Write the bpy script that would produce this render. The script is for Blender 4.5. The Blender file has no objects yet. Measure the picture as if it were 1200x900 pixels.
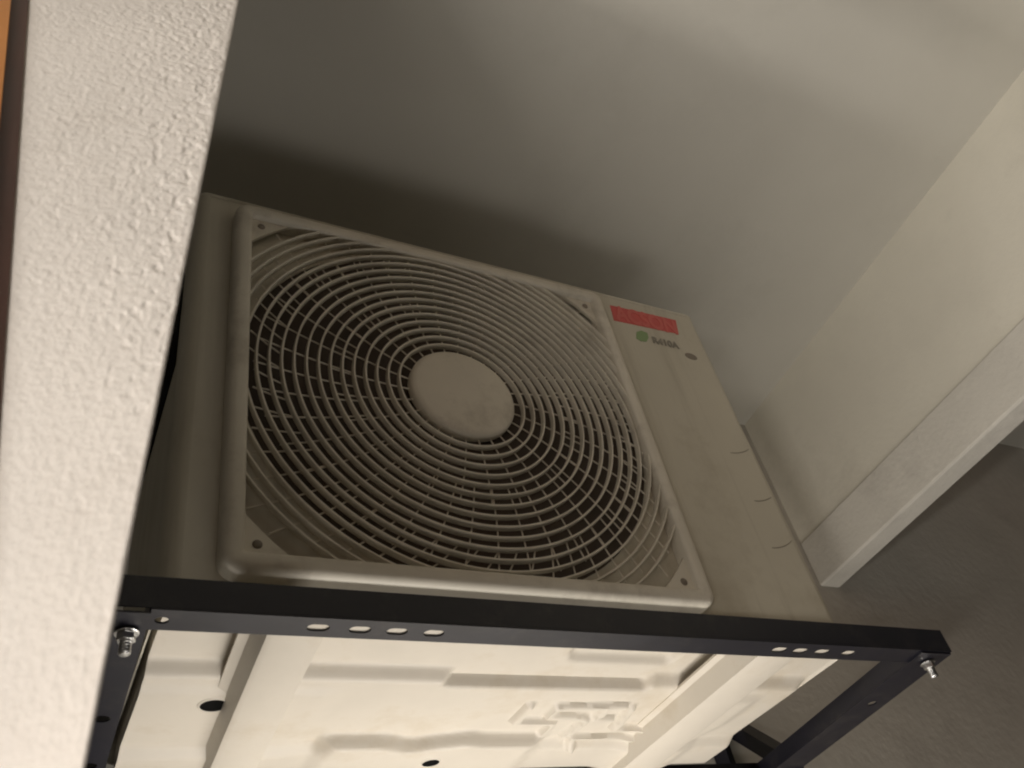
import bpy, bmesh, math, random
from mathutils import Vector, Matrix, noise
random.seed(7)
R = math.radians
scene = bpy.context.scene
col = scene.collection
G = 2.6                      # height of the unit's datum above the ground

# ------------------------------------------------------------------ camera
cam = bpy.data.cameras.new('camera'); camo = bpy.data.objects.new('camera', cam); col.objects.link(camo)
cam.sensor_width = 36.0; cam.lens = 30.35; cam.clip_start = 0.01; cam.clip_end = 500
rm = Matrix(((0.885245, -0.169565, -0.433115), (-0.427123, -0.664999, -0.612652), (-0.184137, 0.72734, -0.661112)))
mw = rm.to_4x4(); mw.translation = Vector((-0.114756, -0.604898, -0.382906 + G))
camo.matrix_world = mw
cam.dof.use_dof = True; cam.dof.focus_distance = 0.92; cam.dof.aperture_fstop = 20.0
scene.camera = camo
scene.cycles.filter_width = 2.1          # phone-camera softness

# ------------------------------------------------------------------ night sky, exposure
world = bpy.data.worlds.new('World'); scene.world = world; world.use_nodes = True
nt = world.node_tree; nt.nodes.clear()
sky = nt.nodes.new('ShaderNodeTexSky'); sky.sky_type = 'NISHITA'; sky.sun_disc = False
sky.sun_elevation = R(1.0); sky.sun_rotation = R(200)
bg = nt.nodes.new('ShaderNodeBackground'); bg.inputs['Strength'].default_value = 0.03
wo = nt.nodes.new('ShaderNodeOutputWorld')
nt.links.new(sky.outputs[0], bg.inputs[0]); nt.links.new(bg.outputs[0], wo.inputs[0])
vs = scene.view_settings
vs.view_transform = 'Standard'; vs.look = 'None'; vs.exposure = 0.0; vs.gamma = 1.0; vs.use_curve_mapping = False

# the night light: a made-up tube for light from the left, an added fill, an uplight and a shaded lamp low on the back wall under the unit
WARM = (1.0, 0.935, 0.86)
STANDIN_TUBE = dict(loc=(-1.5, -.95, -1.0), power=31.0, length=1.0)  # inferred light from the left; tube form made up for its soft shadow edge
BACK_FILL = dict(loc=(-1.3, -1.75, -1.2), power=9.5, length=.9)  # fill light added to lift the ceiling and the unit's front
UPL = dict(loc=(.45, -.42, -2.05), power=4.3, rad=.42)
WALLT = dict(loc=(.31, .275, -.62), power=3.9, length=.62)
al = bpy.data.lights.new('standin_tube_light', 'AREA'); al.shape = 'RECTANGLE'; al.size = .08; al.size_y = STANDIN_TUBE['length']; al.energy = STANDIN_TUBE['power']; al.color = WARM
standin_tube_light = bpy.data.objects.new('standin_tube_light', al); col.objects.link(standin_tube_light)
zl = Vector((-.78, -.05, -.62)).normalized(); yl = Vector((0, 1, 0)); yl = (yl - zl*yl.dot(zl)).normalized(); xl = yl.cross(zl)
tm = Matrix((xl, yl, zl)).transposed().to_4x4(); tm.translation = Vector((STANDIN_TUBE['loc'][0], STANDIN_TUBE['loc'][1], STANDIN_TUBE['loc'][2]+G)) - zl*.03
standin_tube_light.matrix_world = tm
bl = bpy.data.lights.new('back_fill_light', 'AREA'); bl.shape = 'RECTANGLE'; bl.size = BACK_FILL['length']; bl.size_y = .08; bl.energy = BACK_FILL['power']; bl.color = WARM
back_light = bpy.data.objects.new('back_fill_light', bl); col.objects.link(back_light)
zb = Vector((-.55, -.62, -.56)).normalized(); xb = Vector((1, 0, 0)); xb = (xb - zb*xb.dot(zb)).normalized()
bmx = Matrix((xb, zb.cross(xb), zb)).transposed().to_4x4(); bmx.translation = Vector((BACK_FILL['loc'][0], BACK_FILL['loc'][1], BACK_FILL['loc'][2]+G)) - zb*.03
back_light.matrix_world = bmx
ul = bpy.data.lights.new('uplight_light', 'AREA'); ul.shape = 'DISK'; ul.size = 2*UPL['rad']; ul.energy = UPL['power']; ul.color = WARM
up_light = bpy.data.objects.new('uplight_light', ul); col.objects.link(up_light)
up_light.location = (UPL['loc'][0], UPL['loc'][1], UPL['loc'][2]+G); up_light.rotation_euler = (R(180), 0, 0)
sl = bpy.data.lights.new('wall_lamp_light', 'AREA'); sl.shape = 'RECTANGLE'; sl.size = WALLT['length']; sl.size_y = .05; sl.energy = WALLT['power']; sl.color = WARM
wall_light = bpy.data.objects.new('wall_lamp_light', sl); col.objects.link(wall_light)
wall_light.location = (WALLT['loc'][0], WALLT['loc'][1], WALLT['loc'][2]+G); wall_light.rotation_euler = (R(180), 0, 0)

# ------------------------------------------------------------------ materials
def mat(name, rgb, rough=0.6, metal=0.0, var=0.0, vscale=8.0, bump=0.0, bscale=200.0, bdist=0.002, dirt=None, dscale=5.0, damt=0.5, spec=0.5, streak=0.0):
    m = bpy.data.materials.new(name); m.use_nodes = True
    n = m.node_tree.nodes; l = m.node_tree.links; b = n['Principled BSDF']
    b.inputs['Base Color'].default_value = (*rgb, 1); b.inputs['Roughness'].default_value = rough
    b.inputs['Metallic'].default_value = metal; b.inputs['Specular IOR Level'].default_value = spec
    tc = n.new('ShaderNodeTexCoord'); src = None
    if var > 0:
        nz = n.new('ShaderNodeTexNoise'); nz.inputs['Scale'].default_value = vscale; nz.inputs['Detail'].default_value = 6; nz.inputs['Roughness'].default_value = 0.62
        l.new(tc.outputs['Object'], nz.inputs['Vector'])
        mr = n.new('ShaderNodeMapRange'); mr.inputs[1].default_value = 0.3; mr.inputs[2].default_value = 0.7
        mr.inputs[3].default_value = 1 - var; mr.inputs[4].default_value = 1 + var
        l.new(nz.outputs['Fac'], mr.inputs[0])
        mx = n.new('ShaderNodeMix'); mx.data_type = 'RGBA'; mx.blend_type = 'MULTIPLY'; mx.inputs[0].default_value = 1
        mx.inputs[6].default_value = (*rgb, 1); l.new(mr.outputs[0], mx.inputs[7]); src = mx.outputs[2]
        r2 = n.new('ShaderNodeMapRange'); r2.inputs[3].default_value = max(0, rough - .1); r2.inputs[4].default_value = min(1, rough + .12)
        l.new(nz.outputs['Fac'], r2.inputs[0]); l.new(r2.outputs[0], b.inputs['Roughness'])
    if dirt:
        nd = n.new('ShaderNodeTexNoise'); nd.inputs['Scale'].default_value = dscale; nd.inputs['Detail'].default_value = 9; nd.inputs['Roughness'].default_value = 0.7
        l.new(tc.outputs['Object'], nd.inputs['Vector'])
        md = n.new('ShaderNodeMapRange'); md.inputs[1].default_value = 0.52; md.inputs[2].default_value = 0.74
        md.inputs[3].default_value = 0; md.inputs[4].default_value = damt
        l.new(nd.outputs['Fac'], md.inputs[0])
        m2 = n.new('ShaderNodeMix'); m2.data_type = 'RGBA'; l.new(md.outputs[0], m2.inputs[0])
        if src: l.new(src, m2.inputs[6])
        else: m2.inputs[6].default_value = (*rgb, 1)
        m2.inputs[7].default_value = (*dirt, 1); src = m2.outputs[2]
    if streak > 0:
        mp = n.new('ShaderNodeMapping'); mp.inputs['Scale'].default_value = (38, 38, 2.2); l.new(tc.outputs['Object'], mp.inputs['Vector'])
        ns = n.new('ShaderNodeTexNoise'); ns.inputs['Scale'].default_value = 1.0; ns.inputs['Detail'].default_value = 7; ns.inputs['Roughness'].default_value = .65
        l.new(mp.outputs[0], ns.inputs['Vector'])
        ms = n.new('ShaderNodeMapRange'); ms.inputs[1].default_value = .5; ms.inputs[2].default_value = .78; ms.inputs[3].default_value = 0; ms.inputs[4].default_value = streak
        l.new(ns.outputs['Fac'], ms.inputs[0])
        m3 = n.new('ShaderNodeMix'); m3.data_type = 'RGBA'; l.new(ms.outputs[0], m3.inputs[0])
        if src: l.new(src, m3.inputs[6])
        else: m3.inputs[6].default_value = (*rgb, 1)
        m3.inputs[7].default_value = (.22, .18, .12, 1); src = m3.outputs[2]
    if src: l.new(src, b.inputs['Base Color'])
    if bump > 0:
        nb = n.new('ShaderNodeTexNoise'); nb.inputs['Scale'].default_value = bscale; nb.inputs['Detail'].default_value = 5
        l.new(tc.outputs['Object'], nb.inputs['Vector'])
        bp = n.new('ShaderNodeBump'); bp.inputs['Strength'].default_value = bump; bp.inputs['Distance'].default_value = bdist
        l.new(nb.outputs['Fac'], bp.inputs['Height']); l.new(bp.outputs[0], b.inputs['Normal'])
    return m

CREAM = (0.56, 0.525, 0.43)
M = {
 'casing': mat('cream_painted_steel', CREAM, 0.42, var=.05, vscale=5, bump=.08, bscale=350, bdist=.0006, dirt=(.30, .25, .17), dscale=7, damt=.45, streak=.38),
 'pan': mat('cream_pan_steel', (0.67, 0.62, 0.535), 0.5, var=.05, vscale=9, bump=.06, bscale=260, bdist=.0008, dirt=(.42, .33, .2), dscale=9, damt=.45),
 'grille': mat('cream_plastic', (0.69, 0.65, 0.555), 0.48, var=.06, vscale=14, dirt=(.25, .21, .16), dscale=16, damt=.45),
 'black_steel': mat('black_powder_steel', (0.008, 0.008, 0.015), 0.40, var=.12, vscale=30, bump=.15, bscale=700, bdist=.0004, dirt=(.06, .055, .05), dscale=22, damt=.5),
 'zinc': mat('zinc_steel', (0.75, 0.75, 0.74), 0.28, metal=1.0, bump=.2, bscale=400, bdist=.0006),
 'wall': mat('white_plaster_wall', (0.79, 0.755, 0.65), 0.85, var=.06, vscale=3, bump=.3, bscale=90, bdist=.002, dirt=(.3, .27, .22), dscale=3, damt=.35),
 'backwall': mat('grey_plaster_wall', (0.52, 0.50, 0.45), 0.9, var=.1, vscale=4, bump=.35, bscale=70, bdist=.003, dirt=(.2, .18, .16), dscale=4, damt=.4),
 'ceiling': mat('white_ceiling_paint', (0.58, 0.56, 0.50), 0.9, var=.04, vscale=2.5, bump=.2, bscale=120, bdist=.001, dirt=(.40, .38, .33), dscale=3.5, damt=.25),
 'band': mat('raw_render_band', (0.71, 0.68, 0.61), 0.9, var=.08, vscale=6, bump=.5, bscale=110, bdist=.002, dirt=(.3, .27, .24), dscale=8, damt=.3),
 'stucco': mat('white_stucco', (0.80, 0.76, 0.71), 0.85, var=.05, vscale=12, bump=.35, bscale=420, bdist=.0015, dirt=(.55, .5, .44), dscale=30, damt=.3),
 'seam': mat('brown_seam', (0.33, 0.30, 0.24), 0.7),  # darker brown line for the seams
 'bounce_cut': mat('bounce_cut_grey', (0.20, 0.19, 0.175), 0.95, var=.12, vscale=6, bump=.4, bscale=80, bdist=.003),
 'brown': mat('brown_wood_frame', (0.085, 0.04, 0.03), 0.5, var=.2, vscale=20),
 'orange': mat('orange_varnished_wood', (0.62, 0.25, 0.06), 0.4, var=.15, vscale=14),
 'dark': mat('cavity_black', (0.006, 0.006, 0.006), 0.9, spec=.05),  # near-black colour put in for the dark inside openings
 'coil': mat('coil_black', (0.010, 0.010, 0.011), 0.7, spec=.1),
 'shroud': mat('fan_shroud_steel', (0.22, 0.19, 0.15), 0.55, var=.1, vscale=10, dirt=(.1, .08, .06), dscale=12, damt=.5),
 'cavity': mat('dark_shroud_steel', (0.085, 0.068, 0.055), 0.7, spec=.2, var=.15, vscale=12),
 'blade': mat('dark_fan_plastic', (0.13, 0.112, 0.10), 0.5, var=.1, vscale=10),
 'red': mat('red_print', (0.60, 0.10, 0.09), 0.5, var=.06, vscale=60),
 'red2': mat('pale_red_print', (0.64, 0.14, 0.12), 0.5, var=.06, vscale=60),
 'green': mat('green_print', (0.24, 0.35, 0.16), 0.5),
 'grey': mat('grey_print', (0.25, 0.23, 0.19), 0.5),
 'floor': mat('concrete_floor', (0.32, 0.30, 0.27), 0.85, var=.12, vscale=2, bump=.3, bscale=60, bdist=.003),
 'lampmetal': mat('lamp_metal', (0.05, 0.05, 0.05), 0.4, metal=.6),
}
def emis(name, rgb, s):
    m = bpy.data.materials.new(name); m.use_nodes = True; b = m.node_tree.nodes['Principled BSDF']
    b.inputs['Base Color'].default_value = (.8, .8, .8, 1)
    b.inputs['Emission Color'].default_value = (*rgb, 1); b.inputs['Emission Strength'].default_value = s
    return m

# ------------------------------------------------------------------ helpers
def link(name, verts, faces, m, parent=None, smooth=False, loc=None, bevel=0.0, seg=2):
    me = bpy.data.meshes.new(name); me.from_pydata([tuple(v) for v in verts], [], faces); me.validate()
    bm = bmesh.new(); bm.from_mesh(me); bmesh.ops.recalc_face_normals(bm, faces=bm.faces); bm.to_mesh(me); bm.free()
    me.materials.append(M[m] if isinstance(m, str) else m)
    if smooth:
        for pl in me.polygons: pl.use_smooth = True
    o = bpy.data.objects.new(name, me); col.objects.link(o)
    if parent: o.parent = parent
    if loc is not None: o.location = loc
    if bevel > 0:
        b = o.modifiers.new('bevel', 'BEVEL'); b.width = bevel; b.segments = seg; b.limit_method = 'ANGLE'; b.angle_limit = R(40)
    if smooth == 'auto' or bevel > 0:
        pass
    return o
def empty(name, loc, label, cat, group=None):
    o = bpy.data.objects.new(name, None); col.objects.link(o); o.location = loc; o.empty_display_size = .05
    return tag(o, label, cat, group)
def tag(o, label=None, cat=None, group=None, kind=None):
    if label: o['label'] = label
    if cat: o['category'] = cat
    if group: o['group'] = group
    if kind: o['kind'] = kind
    return o
class MB:
    def __init__(s): s.v = []; s.f = []
    def add(s, v, f):
        k = len(s.v); s.v += [Vector(p) for p in v]; s.f += [tuple(i + k for i in q) for q in f]; return s
    def hexa(s, p):   # 8 points: bottom 4 ccw, top 4 ccw
        return s.add(p, [(0,3,2,1), (4,5,6,7), (0,1,5,4), (1,2,6,5), (2,3,7,6), (3,0,4,7)])
    def box(s, x0, x1, y0, y1, z0, z1):
        return s.hexa([(x0,y0,z0), (x1,y0,z0), (x1,y1,z0), (x0,y1,z0), (x0,y0,z1), (x1,y0,z1), (x1,y1,z1), (x0,y1,z1)])
    def prism(s, poly, a, b, ax=2):  # poly of 2D points extruded along axis ax from a to b
        n = len(poly)
        def P(q, t): return (q[0], q[1], t) if ax == 2 else ((q[0], t, q[1]) if ax == 1 else (t, q[0], q[1]))
        return s.add([P(q, a) for q in poly] + [P(q, b) for q in poly],
              [tuple(range(n)), tuple(range(2*n-1, n-1, -1))] + [(i, (i+1) % n, n+(i+1) % n, n+i) for i in range(n)])
    def plate_hole(s, rect, hole, t0, t1, ax, n=48):
        """rectangular plate (u0,u1,v0,v1) with a hole given by fn(angle)->(u,v) about its centre hole[0:2]; thickness t0..t1 along ax"""
        u0, u1, v0, v1 = rect; cu, cv, fn = hole
        angs = set(2*math.pi*i/n for i in range(n))
        for (u, v) in ((u0,v0), (u1,v0), (u1,v1), (u0,v1)): angs.add(math.atan2(v-cv, u-cu) % (2*math.pi))
        angs = sorted(angs); outer = []; inner = []
        for a in angs:
            c, q = math.cos(a), math.sin(a); ts = []
            if c > 1e-9: ts.append((u1-cu)/c)
            if c < -1e-9: ts.append((u0-cu)/c)
            if q > 1e-9: ts.append((v1-cv)/q)
            if q < -1e-9: ts.append((v0-cv)/q)
            t = min(ts); outer.append((cu+t*c, cv+t*q)); r = fn(a); inner.append((cu+r[0], cv+r[1]))
        def P(q, t): return (q[0], q[1], t) if ax == 2 else (q[0], t, q[1])
        k = len(angs); v = [P(q, t0) for q in outer] + [P(q, t0) for q in inner] + [P(q, t1) for q in outer] + [P(q, t1) for q in inner]
        f = []
        for i in range(k):
            j = (i+1) % k
            f += [(i, j, k+j, k+i), (2*k+j, 2*k+i, 3*k+i, 3*k+j), (j, i, 2*k+i, 2*k+j), (k+i, k+j, 3*k+j, 3*k+i)]
        return s.add(v, f)
    def tube(s, path, r, n=8):
        rings = []
        for i, p in enumerate(path):
            p = Vector(p); d = (Vector(path[min(i+1, len(path)-1)]) - Vector(path[max(i-1, 0)])).normalized()
            a = d.orthogonal().normalized() if i == 0 else (a - d*a.dot(d)).normalized()
            b = d.cross(a); rr = r[i] if isinstance(r, (list, tuple)) else r
            rings.append([p + a*rr*math.cos(2*math.pi*k/n) + b*rr*math.sin(2*math.pi*k/n) for k in range(n)])
        v = [q for rg in rings for q in rg]; f = []
        for i in range(len(rings)-1):
            for k in range(n): f.append((i*n+k, i*n+(k+1) % n, (i+1)*n+(k+1) % n, (i+1)*n+k))
        f += [tuple(range(n-1, -1, -1)), tuple(range(len(v)-n, len(v)))]
        return s.add(v, f)
    def lathe(s, prof, c, ax=1, n=48):   # prof list of (r, t) along axis
        k = len(s.v); v = []
        for r, t in prof:
            for i in range(n):
                a = 2*math.pi*i/n; u, w = r*math.cos(a), r*math.sin(a)
                v.append((c[0]+u, c[1]+t, c[2]+w) if ax == 1 else (c[0]+u, c[1]+w, c[2]+t))
        f = [(i*n+j, i*n+(j+1) % n, (i+1)*n+(j+1) % n, (i+1)*n+j) for i in range(len(prof)-1) for j in range(n)]
        if prof[0][0] > 1e-6: f.append(tuple(range(n)))
        if prof[-1][0] > 1e-6: f.append(tuple(range((len(prof)-1)*n, len(prof)*n)))
        return s.add(v, f)
    def build(s, name, m, parent=None, smooth=False, bevel=0, loc=None):
        return link(name, s.v, s.f, m, parent, smooth, loc, bevel)
def sm(e0, e1, x):
    t = max(0., min(1., (x-e0)/(e1-e0))); return t*t*(3-2*t)
def autosmooth(o, ang=35):
    for pl in o.data.polygons: pl.use_smooth = True
    bm = bmesh.new(); bm.from_mesh(o.data)
    for e in bm.edges:
        e.smooth = not (len(e.link_faces) == 2 and e.calc_face_angle(0) > R(ang))
    bm.to_mesh(o.data); bm.free(); return o
def Z(z): return z + G
YW = 0.395      # back wall
ZC = 0.707      # soffit over the unit

# ------------------------------------------------------------------ setting
tag(MB().box(-60, 60, -60, 60, -.3, 0).build('ground', 'floor'), kind='structure')
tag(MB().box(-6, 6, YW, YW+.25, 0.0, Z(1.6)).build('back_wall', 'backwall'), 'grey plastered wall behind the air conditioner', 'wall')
def bx(y): return 1.128 + .105*(y+0.0)   # fascia plane runs a few degrees off the unit's depth
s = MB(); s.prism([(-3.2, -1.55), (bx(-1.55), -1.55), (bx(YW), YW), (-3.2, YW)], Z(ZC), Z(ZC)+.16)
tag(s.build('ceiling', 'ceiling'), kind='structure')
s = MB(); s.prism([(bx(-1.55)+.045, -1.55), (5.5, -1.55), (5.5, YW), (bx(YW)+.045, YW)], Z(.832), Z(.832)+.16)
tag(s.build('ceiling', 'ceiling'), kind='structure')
# hanging fascia: upper plaster face and a proud lower band
fa = empty('fascia_beam', (bx(0), 0, Z(.30)), 'pale plastered drop beam under the soffit with a rough lower band', 'beam')
def slab(x_off0, x_off1, z0, z1):
    y0, y1 = -1.55, YW
    p = [(bx(y0)+x_off0, y0), (bx(y0)+x_off1, y0), (bx(y1)+x_off1, y1), (bx(y1)+x_off0, y1)]
    q = [Vector((x, y, z0)) for x, y in p] + [Vector((x, y, z1)) for x, y in p]
    return MB().hexa([v - Vector((bx(0), 0, .30)) for v in q])
slab(0.0, .042, .400, .83).build('upper_face', 'wall', fa)
slab(-.004, .046, .306, .402).build('lower_band', 'band', fa, bevel=.004)

# near wall: stuccoed jamb of the opening, its far arris leaning slightly
NY, EY = .218, .20
def NX(z):      # near edge of the jamb, measured from the eye point
    k = NY/.22; z = max(z/k, .04)
    return k*(.0034 - .136*z)
def jamb():
    nu = 150; zrows = [-.55+.05*i for i in range(12)] + [.05+.0006*i for i in range(1, 751)] + [.5+.0588*i for i in range(1, 11)]; nv = len(zrows)-1
    v = []; f = []
    C = Vector((-.114756, -.604898, -.382906))
    def pt(u, z):   # u 0 = near edge, 1 = far edge (right arris); z relative to camera
        N = Vector((NX(z), NY)); E = Vector(((.018+.0575*z/EY*.46)*EY/.46, EY))
        p = N.lerp(E, u)
        return p
    z0, z1 = -.55, 1.088
    for j in range(nv+1):
        z = zrows[j]
        for i in range(nu+1):
            u = i/nu; p = pt(u, z); d = (pt(1, z)-pt(0, z)).normalized(); nrm = Vector((d.y, -d.x))
            q = Vector((p.x, p.y, z))
            def h(q):
                a = noise.fractal(q*55, 1.0, 2.0, 3)*.00028
                b = noise.noise(Vector((q.x*400, q.y*400, q.z*300)))
                c = noise.noise(Vector((q.x*330+9, q.y*330, q.z*230+3)))
                e = noise.noise(Vector((q.x*800, q.y*800+5, q.z*700)))
                return a + .00026*sm(.0, .5, b) - .00042*sm(.2, .55, c) + .00007*e
            w = sm(0, .12, u)*(.40+.60*sm(.35, .92, u))*(1-.7*sm(.96, 1, u))*(.35+.65*sm(.14, .26, z))*.95
            hh = h(q)*w
            edge = -.0006*sm(.975, 1, u)**2
            pp = p + nrm*(hh+edge)
            v.append(Vector((pp.x, pp.y, z)) + C)
        # outer return: goes away to the left behind the arris
        p = pt(1, z) + Vector((-.0015, .004)); v.append(Vector((p.x, p.y, z))+C)
        p = pt(1, z) + Vector((-.006, .009)); v.append(Vector((p.x, p.y, z))+C)
        v.append(Vector((pt(1, z).x-.03, NY+.15, z))+C)
        v.append(Vector((-1.8, NY+.16, z))+C)
        v.append(Vector((-1.8, NY+.02, z))+C)
        v.append(Vector((NX(z)-.001, NY+.012, z))+C)
    m = nu+7
    for j in range(nv):
        for i in range(m):
            i2 = (i+1) % m
            f.append((j*m+i, j*m+i2, (j+1)*m+i2, (j+1)*m+i))
    f.append(tuple(range(m-1, -1, -1))); f.append(tuple(nv*m+i for i in range(m)))
    return [p + Vector((0, 0, G)) for p in v], f
jv, jf = jamb()
jw = link('stucco_wall', jv, jf, 'stucco', smooth=True)
jw.data.materials.append(M['bounce_cut'])          # the unseen outer side is darkened to cut bounce light
for pl in jw.data.polygons:
    if (pl.index % 157) in (152, 153, 154) and pl.index < len(jf)-2: pl.material_index = 1
tag(jw, 'bright rough white stucco wall end beside the window frame', 'wall')
s = MB(); s.box(-1.9, -.16, -.365, -.085, 0, Z(-.95)).build('wall_foot', 'stucco', jw)

# ------------------------------------------------------------------ outdoor unit
UX0, UX1, UY0, UY1, UZ0, UZ1 = -.042, .690, .02, .318, -.03, .516
GW, GH = .50, .491; GC = (.25, .2455)
unit = empty('air_conditioner', (0.325, .16, G+UZ0), 'cream outdoor air conditioner with round fan grille on a black bracket', 'air conditioner')
OFF = Vector((-.325, -.16, -UZ0))
class UB(MB):
    def build(s, name, m, parent=None, smooth=False, bevel=0, top=True):
        return link(name, [v + OFF for v in s.v] if top else s.v, s.f, m, parent or unit, smooth, None, bevel)
# casing: left side, back and right side in one wrapped sheet with rounded corners
def arc(cx, cy, r, a0, a1, n=8): return [(cx+r*math.cos(R(a0+(a1-a0)*i/n)), cy+r*math.sin(R(a0+(a1-a0)*i/n))) for i in range(n+1)]
rr = .016
prof = arc(UX0+rr, UY0+rr, rr, 270, 180) + arc(UX0+rr, UY1-rr, rr, 180, 90) + arc(UX1-rr, UY1-rr, rr, 90, 0) + arc(UX1-rr, UY0+rr, rr, 0, -90)
inn = [(x + (.0015 if x < .3 else -.0015), y + (.0015 if y < .15 else -.0015)) for x, y in prof]
s = UB(); n = len(prof)
v = [(x, y, UZ0+.002) for x, y in prof] + [(x, y, UZ1) for x, y in prof] + [(x, y, UZ0+.002) for x, y in inn] + [(x, y, UZ1) for x, y in inn]
f = []
for i in range(n-1):
    f += [(i, i+1, n+i+1, n+i), (2*n+i+1, 2*n+i, 3*n+i, 3*n+i+1), (i+1, i, 2*n+i, 2*n+i+1), (n+i, n+i+1, 3*n+i+1, 3*n+i)]
autosmooth(s.add(v, f).build('casing', 'casing'))
full = prof
s = UB(); tp = [(.324+(x-.324)*1.002, .169+(y-.169)*1.004) for x, y in full]
s.prism(tp, UZ1-.004, UZ1+.003); s.build('top_cover', 'casing', bevel=.003)
# front panel with round opening
HR = .2385
s = UB(); s.plate_hole((UX0+rr, UX1-rr, UZ0+.002, UZ1-.0045), (GC[0], GC[1], lambda a: (HR*math.cos(a), HR*math.sin(a))), UY0, UY0+.0015, 1, 96)
fp = s.build('front_panel', 'casing')
# bell mouth lip behind the opening
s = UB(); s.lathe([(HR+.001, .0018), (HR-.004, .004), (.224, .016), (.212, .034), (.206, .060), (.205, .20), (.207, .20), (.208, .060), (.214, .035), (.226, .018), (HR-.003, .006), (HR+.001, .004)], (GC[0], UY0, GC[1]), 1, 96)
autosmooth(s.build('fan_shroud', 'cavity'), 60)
# seams on the panel's right margin
for zc, x0, x1, tilt in ((.246, .636, .6735, .012), (.170, .640, .6735, .010), (.101, .634, .6735, .014)):
    pts = [(x0+(x1-x0)*i/8, UY0-.0004, zc-.005+tilt*(i/8)**2) for i in range(9)]
    s = UB(); s.tube(pts, [.0002]+[.0006]*7+[.0003], 6); s.build('panel_seam', 'seam', smooth=True)
# dark oval disc, coloured as the shade in a screw dimple
s = UB(); s.lathe([(.001, -.0006), (.009, -.0008), (.011, .0)], (.645, UY0, .420), 1, 24)
for q in s.v: q.z = .420 + (q.z-.420)*.62
s.build('recess_dark_oval', 'shroud')

# lettering
def text(body, name, m, size, cx, z, w, parent, shear=0.0, off=.0012):
    cu = bpy.data.curves.new(name, 'FONT'); cu.body = body; cu.size = size; cu.extrude = .0003; cu.offset = off; cu.shear = shear
    o = bpy.data.objects.new(name, cu); col.objects.link(o)
    dg = bpy.context.evaluated_depsgraph_get(); me = bpy.data.meshes.new_from_object(o.evaluated_get(dg)); bpy.data.objects.remove(o)
    xs = [q.co.x for q in me.vertices]; ys = [q.co.y for q in me.vertices]; k = w/(max(xs)-min(xs)); mx = (max(xs)+min(xs))/2
    for q in me.vertices: q.co = Vector(((q.co.x-mx)*k+cx, -q.co.z + UY0-.0009, (q.co.y-min(ys))/(max(ys)-min(ys))*size*.72+z)) + OFF
    me.materials.clear(); me.materials.append(M[m]); o = bpy.data.objects.new(name, me); col.objects.link(o); o.parent = parent; return o
s = UB(); s.prism([(.5245, .4605), (.640, .4655), (.6465, .497), (.528, .4935)], UY0-.0006, UY0+.0004, 1); s.build('logo_plate', 'red')
text('ACSON', 'brand_lettering', 'red2', .046, .585, .4625, .112, unit, .1, .0016)
text('R410A', 'refrigerant_lettering', 'grey', .019, .605, .430, .046, unit, .1, .0006)
s = UB(); s.prism([(.553, .432), (.560, .428), (.570, .430), (.577, .440), (.578, .450), (.568, .452), (.558, .446)], UY0-.0006, UY0+.0004, 1); s.build('leaf_emblem', 'green')

# fan grille: frame, rings, spokes, hub, corner plates, screws
def rrect(d, R0, n=7):
    x0, x1, z0, z1 = d, GW-d, d, GH-d; r = max(R0-d, .0025)
    out = []
    for cx, cz, a in ((x1-r, z0+r, -90), (x1-r, z1-r, 0), (x0+r, z1-r, 90), (x0+r, z0+r, 180)):
        out += [(cx+r*math.cos(R(a+90*i/n)), cz+r*math.sin(R(a+90*i/n))) for i in range(n+1)]
    return out
sec = [(0, .0215), (0, .009), (.0012, .0042), (.0042, .0012), (.008, 0), (.0145, .0), (.0172, .0010), (.0185, .0035), (.019, .0195)]
s = UB(); loops = [[(x, y, z) for x, z in rrect(d, .016)] for d, y in sec]; n = len(loops[0])
v = [p for lp in loops for p in lp]; f = [(i*n+j, i*n+(j+1) % n, (i+1)*n+(j+1) % n, (i+1)*n+j) for i in range(len(sec)-1) for j in range(n)]
gr = autosmooth(s.add(v, f).build('fan_grille', 'grille'), 50)
IX, IZ = GW/2-.0180, GH/2-.0180
def inside(r, a): return abs(r*math.cos(a)) < IX and abs(r*math.sin(a)) < IZ
rsec = [(-.0013, .0045), (-.0008, .0035), (.0008, .0035), (.0013, .0045), (.0010, .0110), (-.0010, .0110)]
def ring(r, nseg=168):
    s = UB(); m = len(rsec); fl = [inside(r, 2*math.pi*i/nseg) for i in range(nseg)]
    st = 0
    if not all(fl):
        # exact clip angles
        cuts = []
        if r > IX: a = math.acos(IX/r); cuts += [a, math.pi-a, math.pi+a, 2*math.pi-a]
        if r > IZ: a = math.asin(IZ/r); cuts += [a, math.pi-a, math.pi+a, 2*math.pi-a]
        cuts.sort(); arcs = []
        for i in range(len(cuts)):
            a0 = cuts[i]; a1 = cuts[(i+1) % len(cuts)] + (2*math.pi if i == len(cuts)-1 else 0)
            if inside(r, (a0+a1)/2): arcs.append((a0, a1))
    else: arcs = [(0, 2*math.pi)]
    for a0, a1 in arcs:
        s = UB(); k = max(6, int(nseg*(a1-a0)/(2*math.pi))); closed = a1-a0 > 6.28
        v = []
        for i in range(k + (0 if closed else 1)):
            a = a0+(a1-a0)*i/k
            for dr, y in rsec: v.append((GC[0]+(r+dr)*math.cos(a), y, GC[1]+(r+dr)*math.sin(a)))
        nk = k if closed else k+1; f = []
        for i in range(k):
            j = (i+1) % nk
            for q in range(m): f.append((i*m+q, i*m+(q+1) % m, j*m+(q+1) % m, j*m+q))
        if not closed: f += [tuple(range(m)), tuple(range((nk-1)*m, nk*m))]
        s.add(v, f); autosmooth(s.build('grille_ring', 'grille', gr), 60)
for k in range(1, 18): ring(.0615+.0125*k)
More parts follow.
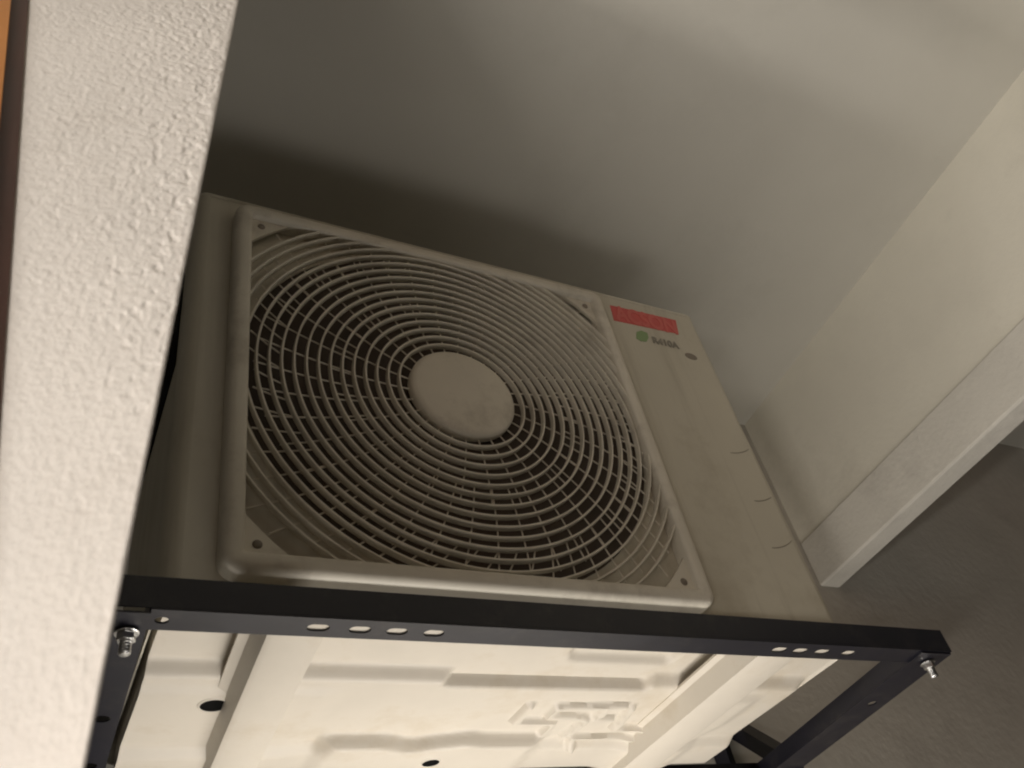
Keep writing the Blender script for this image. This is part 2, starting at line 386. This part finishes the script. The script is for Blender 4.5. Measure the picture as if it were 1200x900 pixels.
def clipr(a, r):
    c, q = abs(math.cos(a)), abs(math.sin(a)); t = r
    if c > 1e-6: t = min(t, IX/c)
    if q > 1e-6: t = min(t, IZ/q)
    return t
def spoke(a, r0, r1):
    r1 = clipr(a, r1)
    if r1 - r0 < .012: return
    tw = .10; s = UB(); pts = []
    for i in range(5):
        r = r0+(r1-r0)*i/4; b = a - tw*(i/4)
        if not inside(r, b): break
        pts.append((GC[0]+r*math.cos(b), .0100, GC[1]+r*math.sin(b)))
    if len(pts) < 2: return
    s.tube(pts, .0009, 5); s.build('grille_spoke', 'grille', gr)
for i in range(26): spoke(2*math.pi*i/26+.05, .058, .148)
for i in range(40): spoke(2*math.pi*i/40+.11, .124, .226)
for i in range(60): spoke(2*math.pi*i/60+.03, .200, .292)
s = UB(); s.lathe([(0, -.0005), (.030, -.0003), (.055, .0006), (.060, .002), (.062, .005), (.062, .013), (0, .013)], (GC[0], 0, GC[1]), 1, 64)
autosmooth(s.build('hub_cap', 'grille', gr), 50)
for sx in (-1, 1):
    for sz in (-1, 1):
        s = UB(); a0 = math.acos(min(1, IX/.296)); a1 = math.asin(min(1, IZ/.296))
        poly = [(IX, .296*math.sin(a0))]
        poly += [(.296*math.cos(a0+(a1-a0)*i/10), .296*math.sin(a0+(a1-a0)*i/10)) for i in range(1, 10)]
        poly += [(.296*math.cos(a1), IZ), (IX, IZ)]
        s.prism([(GC[0]+sx*x, GC[1]+sz*z) for x, z in poly], .0085, .0125, 1); s.build('corner_plate', 'grille', gr)
        s = UB(); s.lathe([(0, -.002), (.003, -.0018), (.0042, -.0006), (.0045, .001)], (GC[0]+sx*(IX-.012), .0085, GC[1]+sz*(IZ-.012)), 1, 16)
        s.build('screw', 'shroud', gr, smooth=True)
# fan and coil inside
s = UB(); s.lathe([(0, .055), (.045, .057), (.055, .065), (.055, .13), (0, .13)], (GC[0], 0, GC[1]), 1, 32); fan = s.build('fan', 'blade', smooth=False)
for k in range(3):
    s = UB(); a0 = 2*math.pi*k/3 + R(-40); g = []
    for i in range(9):
        for j in range(7):
            r = .052+.142*i/8; a = a0 + (j/6)*1.35 + .55*(r/.19)**2; y = .062+.050*(j/6)
            g.append((GC[0]+r*math.cos(a), y, GC[1]+r*math.sin(a)))
    q = len(g); g2 = [(x, y+.003, z) for x, y, z in g]
    f = []
    for i in range(8):
        for j in range(6):
            a = i*7+j; f += [(a, a+1, a+8, a+7), (q+a+1, q+a, q+a+7, q+a+8)]
    s.add(g+g2, f).build('fan_blade', 'blade', fan, smooth=True)
UB().box(UX0+.02, UX1-.02, UY1-.045, UY1-.015, UZ0+.02, UZ1-.02).build('coil', 'coil')  # near-black panel put in so the fan interior stays dark
# near-black sheet painted as a dark opening with coil guard on the left flank
UB().box(UX0-.0012, UX0+.0002, .052, .296, .262, .505).build('coil_guard_sheet', 'dark')

# embossed base pan
def pan_h(x, y):
    k = 1 + .030*sm(.05, .13, y) + .030*sm(.18, .25, y)
    xw, yw = x, y; x = -.115+(x+.115)*k; y = -.605+(y+.605)*k
    # stepped down from the front strip to the middle, with a sharper step in mid length
    inx = sm(.232, .243, x)*(1-sm(.468, .478, x))
    h = .0115*((1-inx)*sm(.098, .121, y) + inx*sm(.120, .131, y))
    # nested pocket near the bar
    h -= .007*sm(.338, .350, x - .5*max(0, y-.055))*(1-sm(.466, .476, x))*(1-sm(.066, .082, y))
    d = math.hypot((x-.535)/.018, (y-.06)/.022); h -= .006*(1-sm(.7, 1.1, d))
    h += .006*sm(.52, .56, x)*sm(.13, .15, y)*(1-sm(.63, .66, x))
    h += .004*(1-sm(.118, .150, x))*sm(.13, .15, y)
    # proud rear rim with a scalloped front
    bump = .016*math.exp(-((x-.255)/.022)**2) - .008*math.exp(-((x-.315)/.016)**2)
    c = .250 + bump
    h += .015*sm(.150, .172, x)*(1-sm(.395, .430, x))*sm(c-.006, c+.012, y)
    h += .008*(1-sm(.395, .430, x)*0)*sm(.272, .296, y)*(sm(.395, .430, x) + 1-sm(.150, .172, x))
    # stepped drain channels
    def seg(ax, ay, bx_, by, w, dep):
        t = max(0, min(1, ((x-ax)*(bx_-ax)+(y-ay)*(by-ay))/((bx_-ax)**2+(by-ay)**2)))
        d = math.hypot(x-ax-t*(bx_-ax), y-ay-t*(by-ay)); return dep*(1-sm(w*.35, w, d))
    g = 0
    for q in ((.352,.166,.352,.205), (.352,.205,.400,.205), (.400,.205,.408,.245), (.386,.168,.386,.190), (.386,.190,.428,.192), (.428,.192,.440,.200),
              (.440,.200,.441,.255), (.386,.168,.470,.164), (.448,.196,.470,.196), (.448,.196,.452,.170), (.482,.168,.492,.226), (.492,.226,.535,.228),
              (.455,.258,.540,.262), (.455,.258,.470,.290)):
        g = max(g, seg(*q, .0070, .006))
    h += g
    # side and back folds
    e = min(UX1-.002-xw, UY1-.004-yw); h = h*sm(.0, .022, e) + .002*(1-sm(0, .004, e))
    return h
nx, ny = 250, 112; s = UB(); px0, px1, py0, py1 = UX0+.006, UX1-.002, UY0+.004, UY1-.004
def panxy(i, j):
    x = px0+(px1-px0)*i/nx; y = py0+(py1-py0)*j/ny
    rc = .05   # rounded rear corners
    for cx, sg in ((px0+rc, -1), (px1-rc, 1)):
        if (x-cx)*sg > 0 and y > py1-rc:
            dx, dy = (x-cx)/rc, (y-py1+rc)/rc; m = max(abs(dx), abs(dy)); l = math.hypot(dx, dy)
            if l > 1e-9: x = cx+dx*m/l*rc; y = py1-rc+dy*m/l*rc
    return x, y
v = []; f = []
for j in range(ny+1):
    for i in range(nx+1):
        x, y = panxy(i, j); v.append((x, y, UZ0 - pan_h(x, y)))
for j in range(ny):
    for i in range(nx): a = j*(nx+1)+i; f.append((a, a+1, a+nx+2, a+nx+1))
# upturned rim
b = [i for i in range(nx+1)] + [j*(nx+1)+nx for j in range(1, ny+1)] + [ny*(nx+1)+i for i in range(nx-1, -1, -1)] + [j*(nx+1) for j in range(ny-1, 0, -1)]
k0 = len(v); v += [(v[i][0], v[i][1], UZ0+.03) for i in b]
f += [(b[i], b[(i+1) % len(b)], k0+(i+1) % len(b), k0+i) for i in range(len(b))]
s.add(v, f); pan = autosmooth(s.build('base_pan', 'pan'), 50)
for hx, hy, r in ((.0265, .143, .0115), (.270, .252, .0092)):
    z = UZ0 - pan_h(hx, hy)
    s = UB(); s.lathe([(r*1.25, .0005), (r*1.12, -.0012), (r, -.0010)], (hx, hy, z), 2, 28)
    s.v = s.v; s.f = s.f[:-2]; o = s.build('hole_rim', 'pan', pan, smooth=True)
    s = UB(); s.lathe([(0, -.0008), (r*1.01, -.0008), (r*1.01, .0015), (0, .0015)], (hx, hy, z), 2, 28); s.build('drain_hole_disc', 'dark', pan)  # black disc painted as the dark inside, no hole is cut
# foot rails: folded hat section running front to back
def foot(x0, x1, drift=.045):
    s = UB(); y0, y1 = -.030, .345
    sec = [(x0-.014, UZ0-.010), (x0-.005, UZ0-.012), (x0+.001, -.0625), (x0+.004, -.0642), (x1-.012, -.0638), (x1-.004, -.0632), (x1+.002, -.0560), (x1+.0035, -.0560), (x1+.001, -.0645),
           (x1-.004, -.0660), (x0+.005, -.0660), (x0, -.0640), (x0-.006, UZ0-.0145), (x0-.014, UZ0-.0125)]
    n = len(sec); v = []
    for y in (y0, y1):
        for x, z in sec: v.append((x + drift*(y+.02), y, z))
    f = [(i, (i+1) % n, n+(i+1) % n, n+i) for i in range(n)] + [tuple(range(n)), tuple(range(2*n-1, n-1, -1))]
    return autosmooth(s.add(v, f).build('foot_rail', 'pan'), 30)
foot(.032, .073); foot(.506, .552)
for x0, x1 in ((.028, .192), (.488, .640)):
    UB().box(x0, x1, -.0465, -.0240, -.0657, -.0640).build('slot_backing_plate', 'pan')  # cream strips added above the slots so they show bright

# ------------------------------------------------------------------ bracket
ZB = -.0675
br = empty('wall_bracket', (.325, YW, G-.5), 'black steel wall bracket with slotted front bar under the air conditioner', 'bracket')
BO = Vector((-.325, -YW, .5))
class BB(MB):
    def build(s, name, m, parent=None, smooth=False, bevel=0): return link(name, [v + BO for v in s.v], s.f, m, parent or br, smooth, None, bevel)
BX0, BX1, BF, FL, T = -.078, .750, -.050, -.0225, .0015
s = BB()
s.box(BX0, BX1, BF, BF+T, ZB+T+.0002, -.0425)
slots = [(.056, .073), (.088, .105), (.1175, .1345), (.148, .165), (.507, .525), (.534, .552), (.563, .581), (.600, .617)]
def stad(hw, hr):
    def fn(a):
        c, q = math.cos(a), math.sin(a); L = hw-hr
        t = hr/abs(q) if abs(q) > 1e-6 else 9
        if abs(t*c) <= L: return (t*c, t*q)
        cx = L if c > 0 else -L; b = cx*c; d = b*b-(cx*cx-hr*hr); t = b+math.sqrt(max(d, 0)); return (t*c, t*q)
    return fn
def circ(r): return lambda a: (r*math.cos(a), r*math.sin(a))
cuts = []
cells = [(.5*(a+b), .5*(b-a), .0050) for a, b in slots] + [(-.0440, .0046, .0044), (.030, .0, 0)]
cells = sorted([c for c in cells if c[1] > 0])
x = -.0525; edges = []
for c in cells:
    a, b = c[0]-c[1]-.004, c[0]+c[1]+.004
    if a > x: s.box(x, a, BF, FL, ZB, ZB+T)
    s.plate_hole((a, b, BF, FL), (c[0], -.0358, stad(c[1], c[2])), ZB, ZB+T, 2, 32); x = b
s.box(x, BX1, BF, FL, ZB, ZB+T)
s.build('front_bar', 'black_steel', bevel=0)
# arms: flange with punched holes and an upright leg
def arm(xi0, xo0, xi1, xo1, y0, y1, holes, up_inner, name='arm'):
    s = BB(); L = y1-y0
    u = [0]; hs = sorted(holes)
    s2 = MB(); prev = 0.0; w = abs(xo0-xi0)
    for hy, hr in hs:
        s2.box(0, w, prev, hy-hr-.004, 0, T); s2.plate_hole((0, w, hy-hr-.004, hy+hr+.004), (w*.5, hy, circ(hr)), 0, T, 2, 24); prev = hy+hr+.004
    s2.box(0, w, prev, L, 0, T)
    if up_inner is not None:
        s2.box(0 if up_inner else w-T, T if up_inner else w, 0, L, T+.0002, .020)
    sg = 1 if xo0 > xi0 else -1
    for q in s2.v:   # local x measured outward from the inner edge
        t = q.y/L; q.x = (xi0+(xi1-xi0)*t) + sg*q.x*(abs(xo1-xi1)*t+w*(1-t))/w; q.y = y0+q.y; q.z = ZB-.0005-T+.0 + q.z
    s.add(s2.v, s2.f); return s.build(name, 'black_steel')
arm(-.0525, -.0780, -.044, -.0695, BF+.002, YW-.004, [(.165, .0062), (.258, .0062)], True)
arm(.703, .7495, .775, .822, BF+.002, YW-.004, [(.12, .006)], True)
s = BB(); s.box(BX0+.03, .79, .322, .325, -.0664, -.040); s.box(BX0+.03, .79, .2955, .3215, -.0664, -.0634); s.build('rear_bar', 'black_steel')
for xs in (-.060, .792):
    s = BB(); s.box(xs-.016, xs+.018, YW-.004, YW-.001, -.42, .035); s.box(xs-.016, xs-.013, YW-.030, YW-.0045, -.42, .020); s.build('wall_rail', 'black_steel')
    a = Vector((xs-.002, .262, -.066)); b2 = Vector((xs+.020, YW-.006, .046)); d = (b2-a).normalized(); w = Vector((1, 0, 0)); u = d.cross(w).normalized()
    s = BB(); s.hexa([a-w*.015-u*.010, a+w*.015-u*.010, a+w*.015+u*.010, a-w*.015+u*.010, b2-w*.015-u*.010, b2+w*.015-u*.010, b2+w*.015+u*.010, b2-w*.015+u*.010]); s.build('brace', 'black_steel')
# bolts at the bar's corners
def bolt(x, y):
    z = ZB-.0036
    s = BB(); s.prism([(x+.0066*math.cos(R(60*i+12)), y+.0066*math.sin(R(60*i+12))) for i in range(6)], z-.0062, z-.0012)
    s.lathe([(.0082, -.0011), (.0082, .0)], (x, y, z), 2, 24)
    b = s.build('bolt', 'zinc', bevel=.0006)
    s = BB(); pr = []
    for i in range(9):
        zz = -.0062-.0011*i; pr += [(.0037 if i % 2 else .0042, zz)]
    pr += [(.0030, -.0162), (0, -.0164)]
    s.lathe(pr, (x, y, z), 2, 20); s.build('thread', 'zinc', b)
bolt(-.0640, -.0235); bolt(.7300, -.0300)

# ------------------------------------------------------------------ window frame beyond the stucco
wf = empty('window_frame', (-.25, -.40, G-.4), 'brown window frame with orange varnished edge beside the stucco wall', 'window')
WO = Vector((.25, .40, .4))
C = Vector((-.114756, -.604898, -.382906))
def strip(dx0, dx1, yoff, dep, name, m):
    zs = [-.55+1.6*i/40 for i in range(41)]; v = []; f = []
    for z in zs:
        nx = NX(z)
        for (dx, yy) in ((dx0, yoff), (dx1, yoff), (dx1, yoff+dep), (dx0, yoff+dep)): v.append(Vector((nx+dx, NY+yy, z))+C+WO)
    for i in range(40):
        for k in range(4): f.append((i*4+k, i*4+(k+1) % 4, i*4+4+(k+1) % 4, i*4+4+k))
    f += [(0, 1, 2, 3), (163, 162, 161, 160)]
    return link(name, v, f, m, wf)
strip(-.0062, .0004, -.0008, .012, 'outer_frame', 'brown')
strip(-.085, -.0063, -.0030, .016, 'casement', 'orange')

# ------------------------------------------------------------------ lamp bodies (out of the picture), made up to house the lights
M['glow'] = emis('lamp_glass', WARM, 2.0)
def standin_tube_lamp(d, label, along_x):
    t = d['loc']; lp = empty('standin_tube_lamp', (t[0], t[1], 0), label, 'lamp')
    h = Z(t[2]); L = d['length']/2
    def put(s, name, m, smooth=False):
        if along_x: s.v = [Vector((q.y, q.x, q.z)) for q in s.v]
        return s.build(name, m, lp, smooth=smooth)
    put(MB().tube([(0, -L, h), (0, L, h)], .016, 16), 'tube', 'glow', True)
    s = MB(); s.box(-.075, -.03, -L-.04, L+.04, h-.06, h-.022); s.box(-.06, .012, -L-.03, -L-.005, h-.03, h+.02); s.box(-.06, .012, L+.005, L+.03, h-.03, h+.02); put(s, 'housing', 'lampmetal')
    for y in (-L+.1, L-.1):
        s = MB(); s.tube([(-.052, y, 0.02), (-.052, y, h-.06)], .014, 10); s.box(-.25, .15, y-.025, y+.025, 0, .022); put(s, 'leg', 'lampmetal')
standin_tube_lamp(STANDIN_TUBE, 'made-up tube lamp on a floor stand for the light from the left', False)
t = UPL['loc']; r0 = UPL['rad']; ul_o = empty('ground_uplight', (t[0], t[1], 0), 'round ground uplight standing on the floor below the air conditioner', 'lamp')
h = Z(t[2]); s = MB(); s.lathe([(.12, 0), (.12, .02), (.03, .03), (.03, h-.16), (r0*.6, h-.10), (r0+.012, h+.004), (r0+.004, h+.004), (r0*.55, h-.09), (0, h-.09)], (0, 0, 0), 2, 40); autosmooth(s.build('housing', 'lampmetal', ul_o), 40)
s = MB(); s.lathe([(0, h-.030), (r0*.9, h-.030), (r0*.9, h-.022), (0, h-.022)], (0, 0, 0), 2, 40); s.build('lens', 'glow', ul_o)
standin_tube_lamp(BACK_FILL, 'added fill lamp on a floor stand behind the camera', True)
t = WALLT['loc']; wl = empty('wall_lamp', (t[0], YW, Z(t[2])-.04), 'long shaded wall lamp on the back wall below the air conditioner', 'lamp')
L = WALLT['length']/2; yy = t[1]-YW
s = MB(); s.box(-L-.03, L+.03, -.012, 0, -.05, .03); s.build('wall_plate', 'lampmetal', wl)
s = MB(); s.box(-L-.03, L+.03, yy-.045, -.0125, -.02, -.012); s.box(-L-.03, L+.03, yy-.048, yy-.0455, -.02, .03); s.build('tray', 'lampmetal', wl)
s = MB(); s.tube([(-L, yy, .012), (L, yy, .012)], .013, 14); s.build('tube', 'glow', wl, smooth=True)
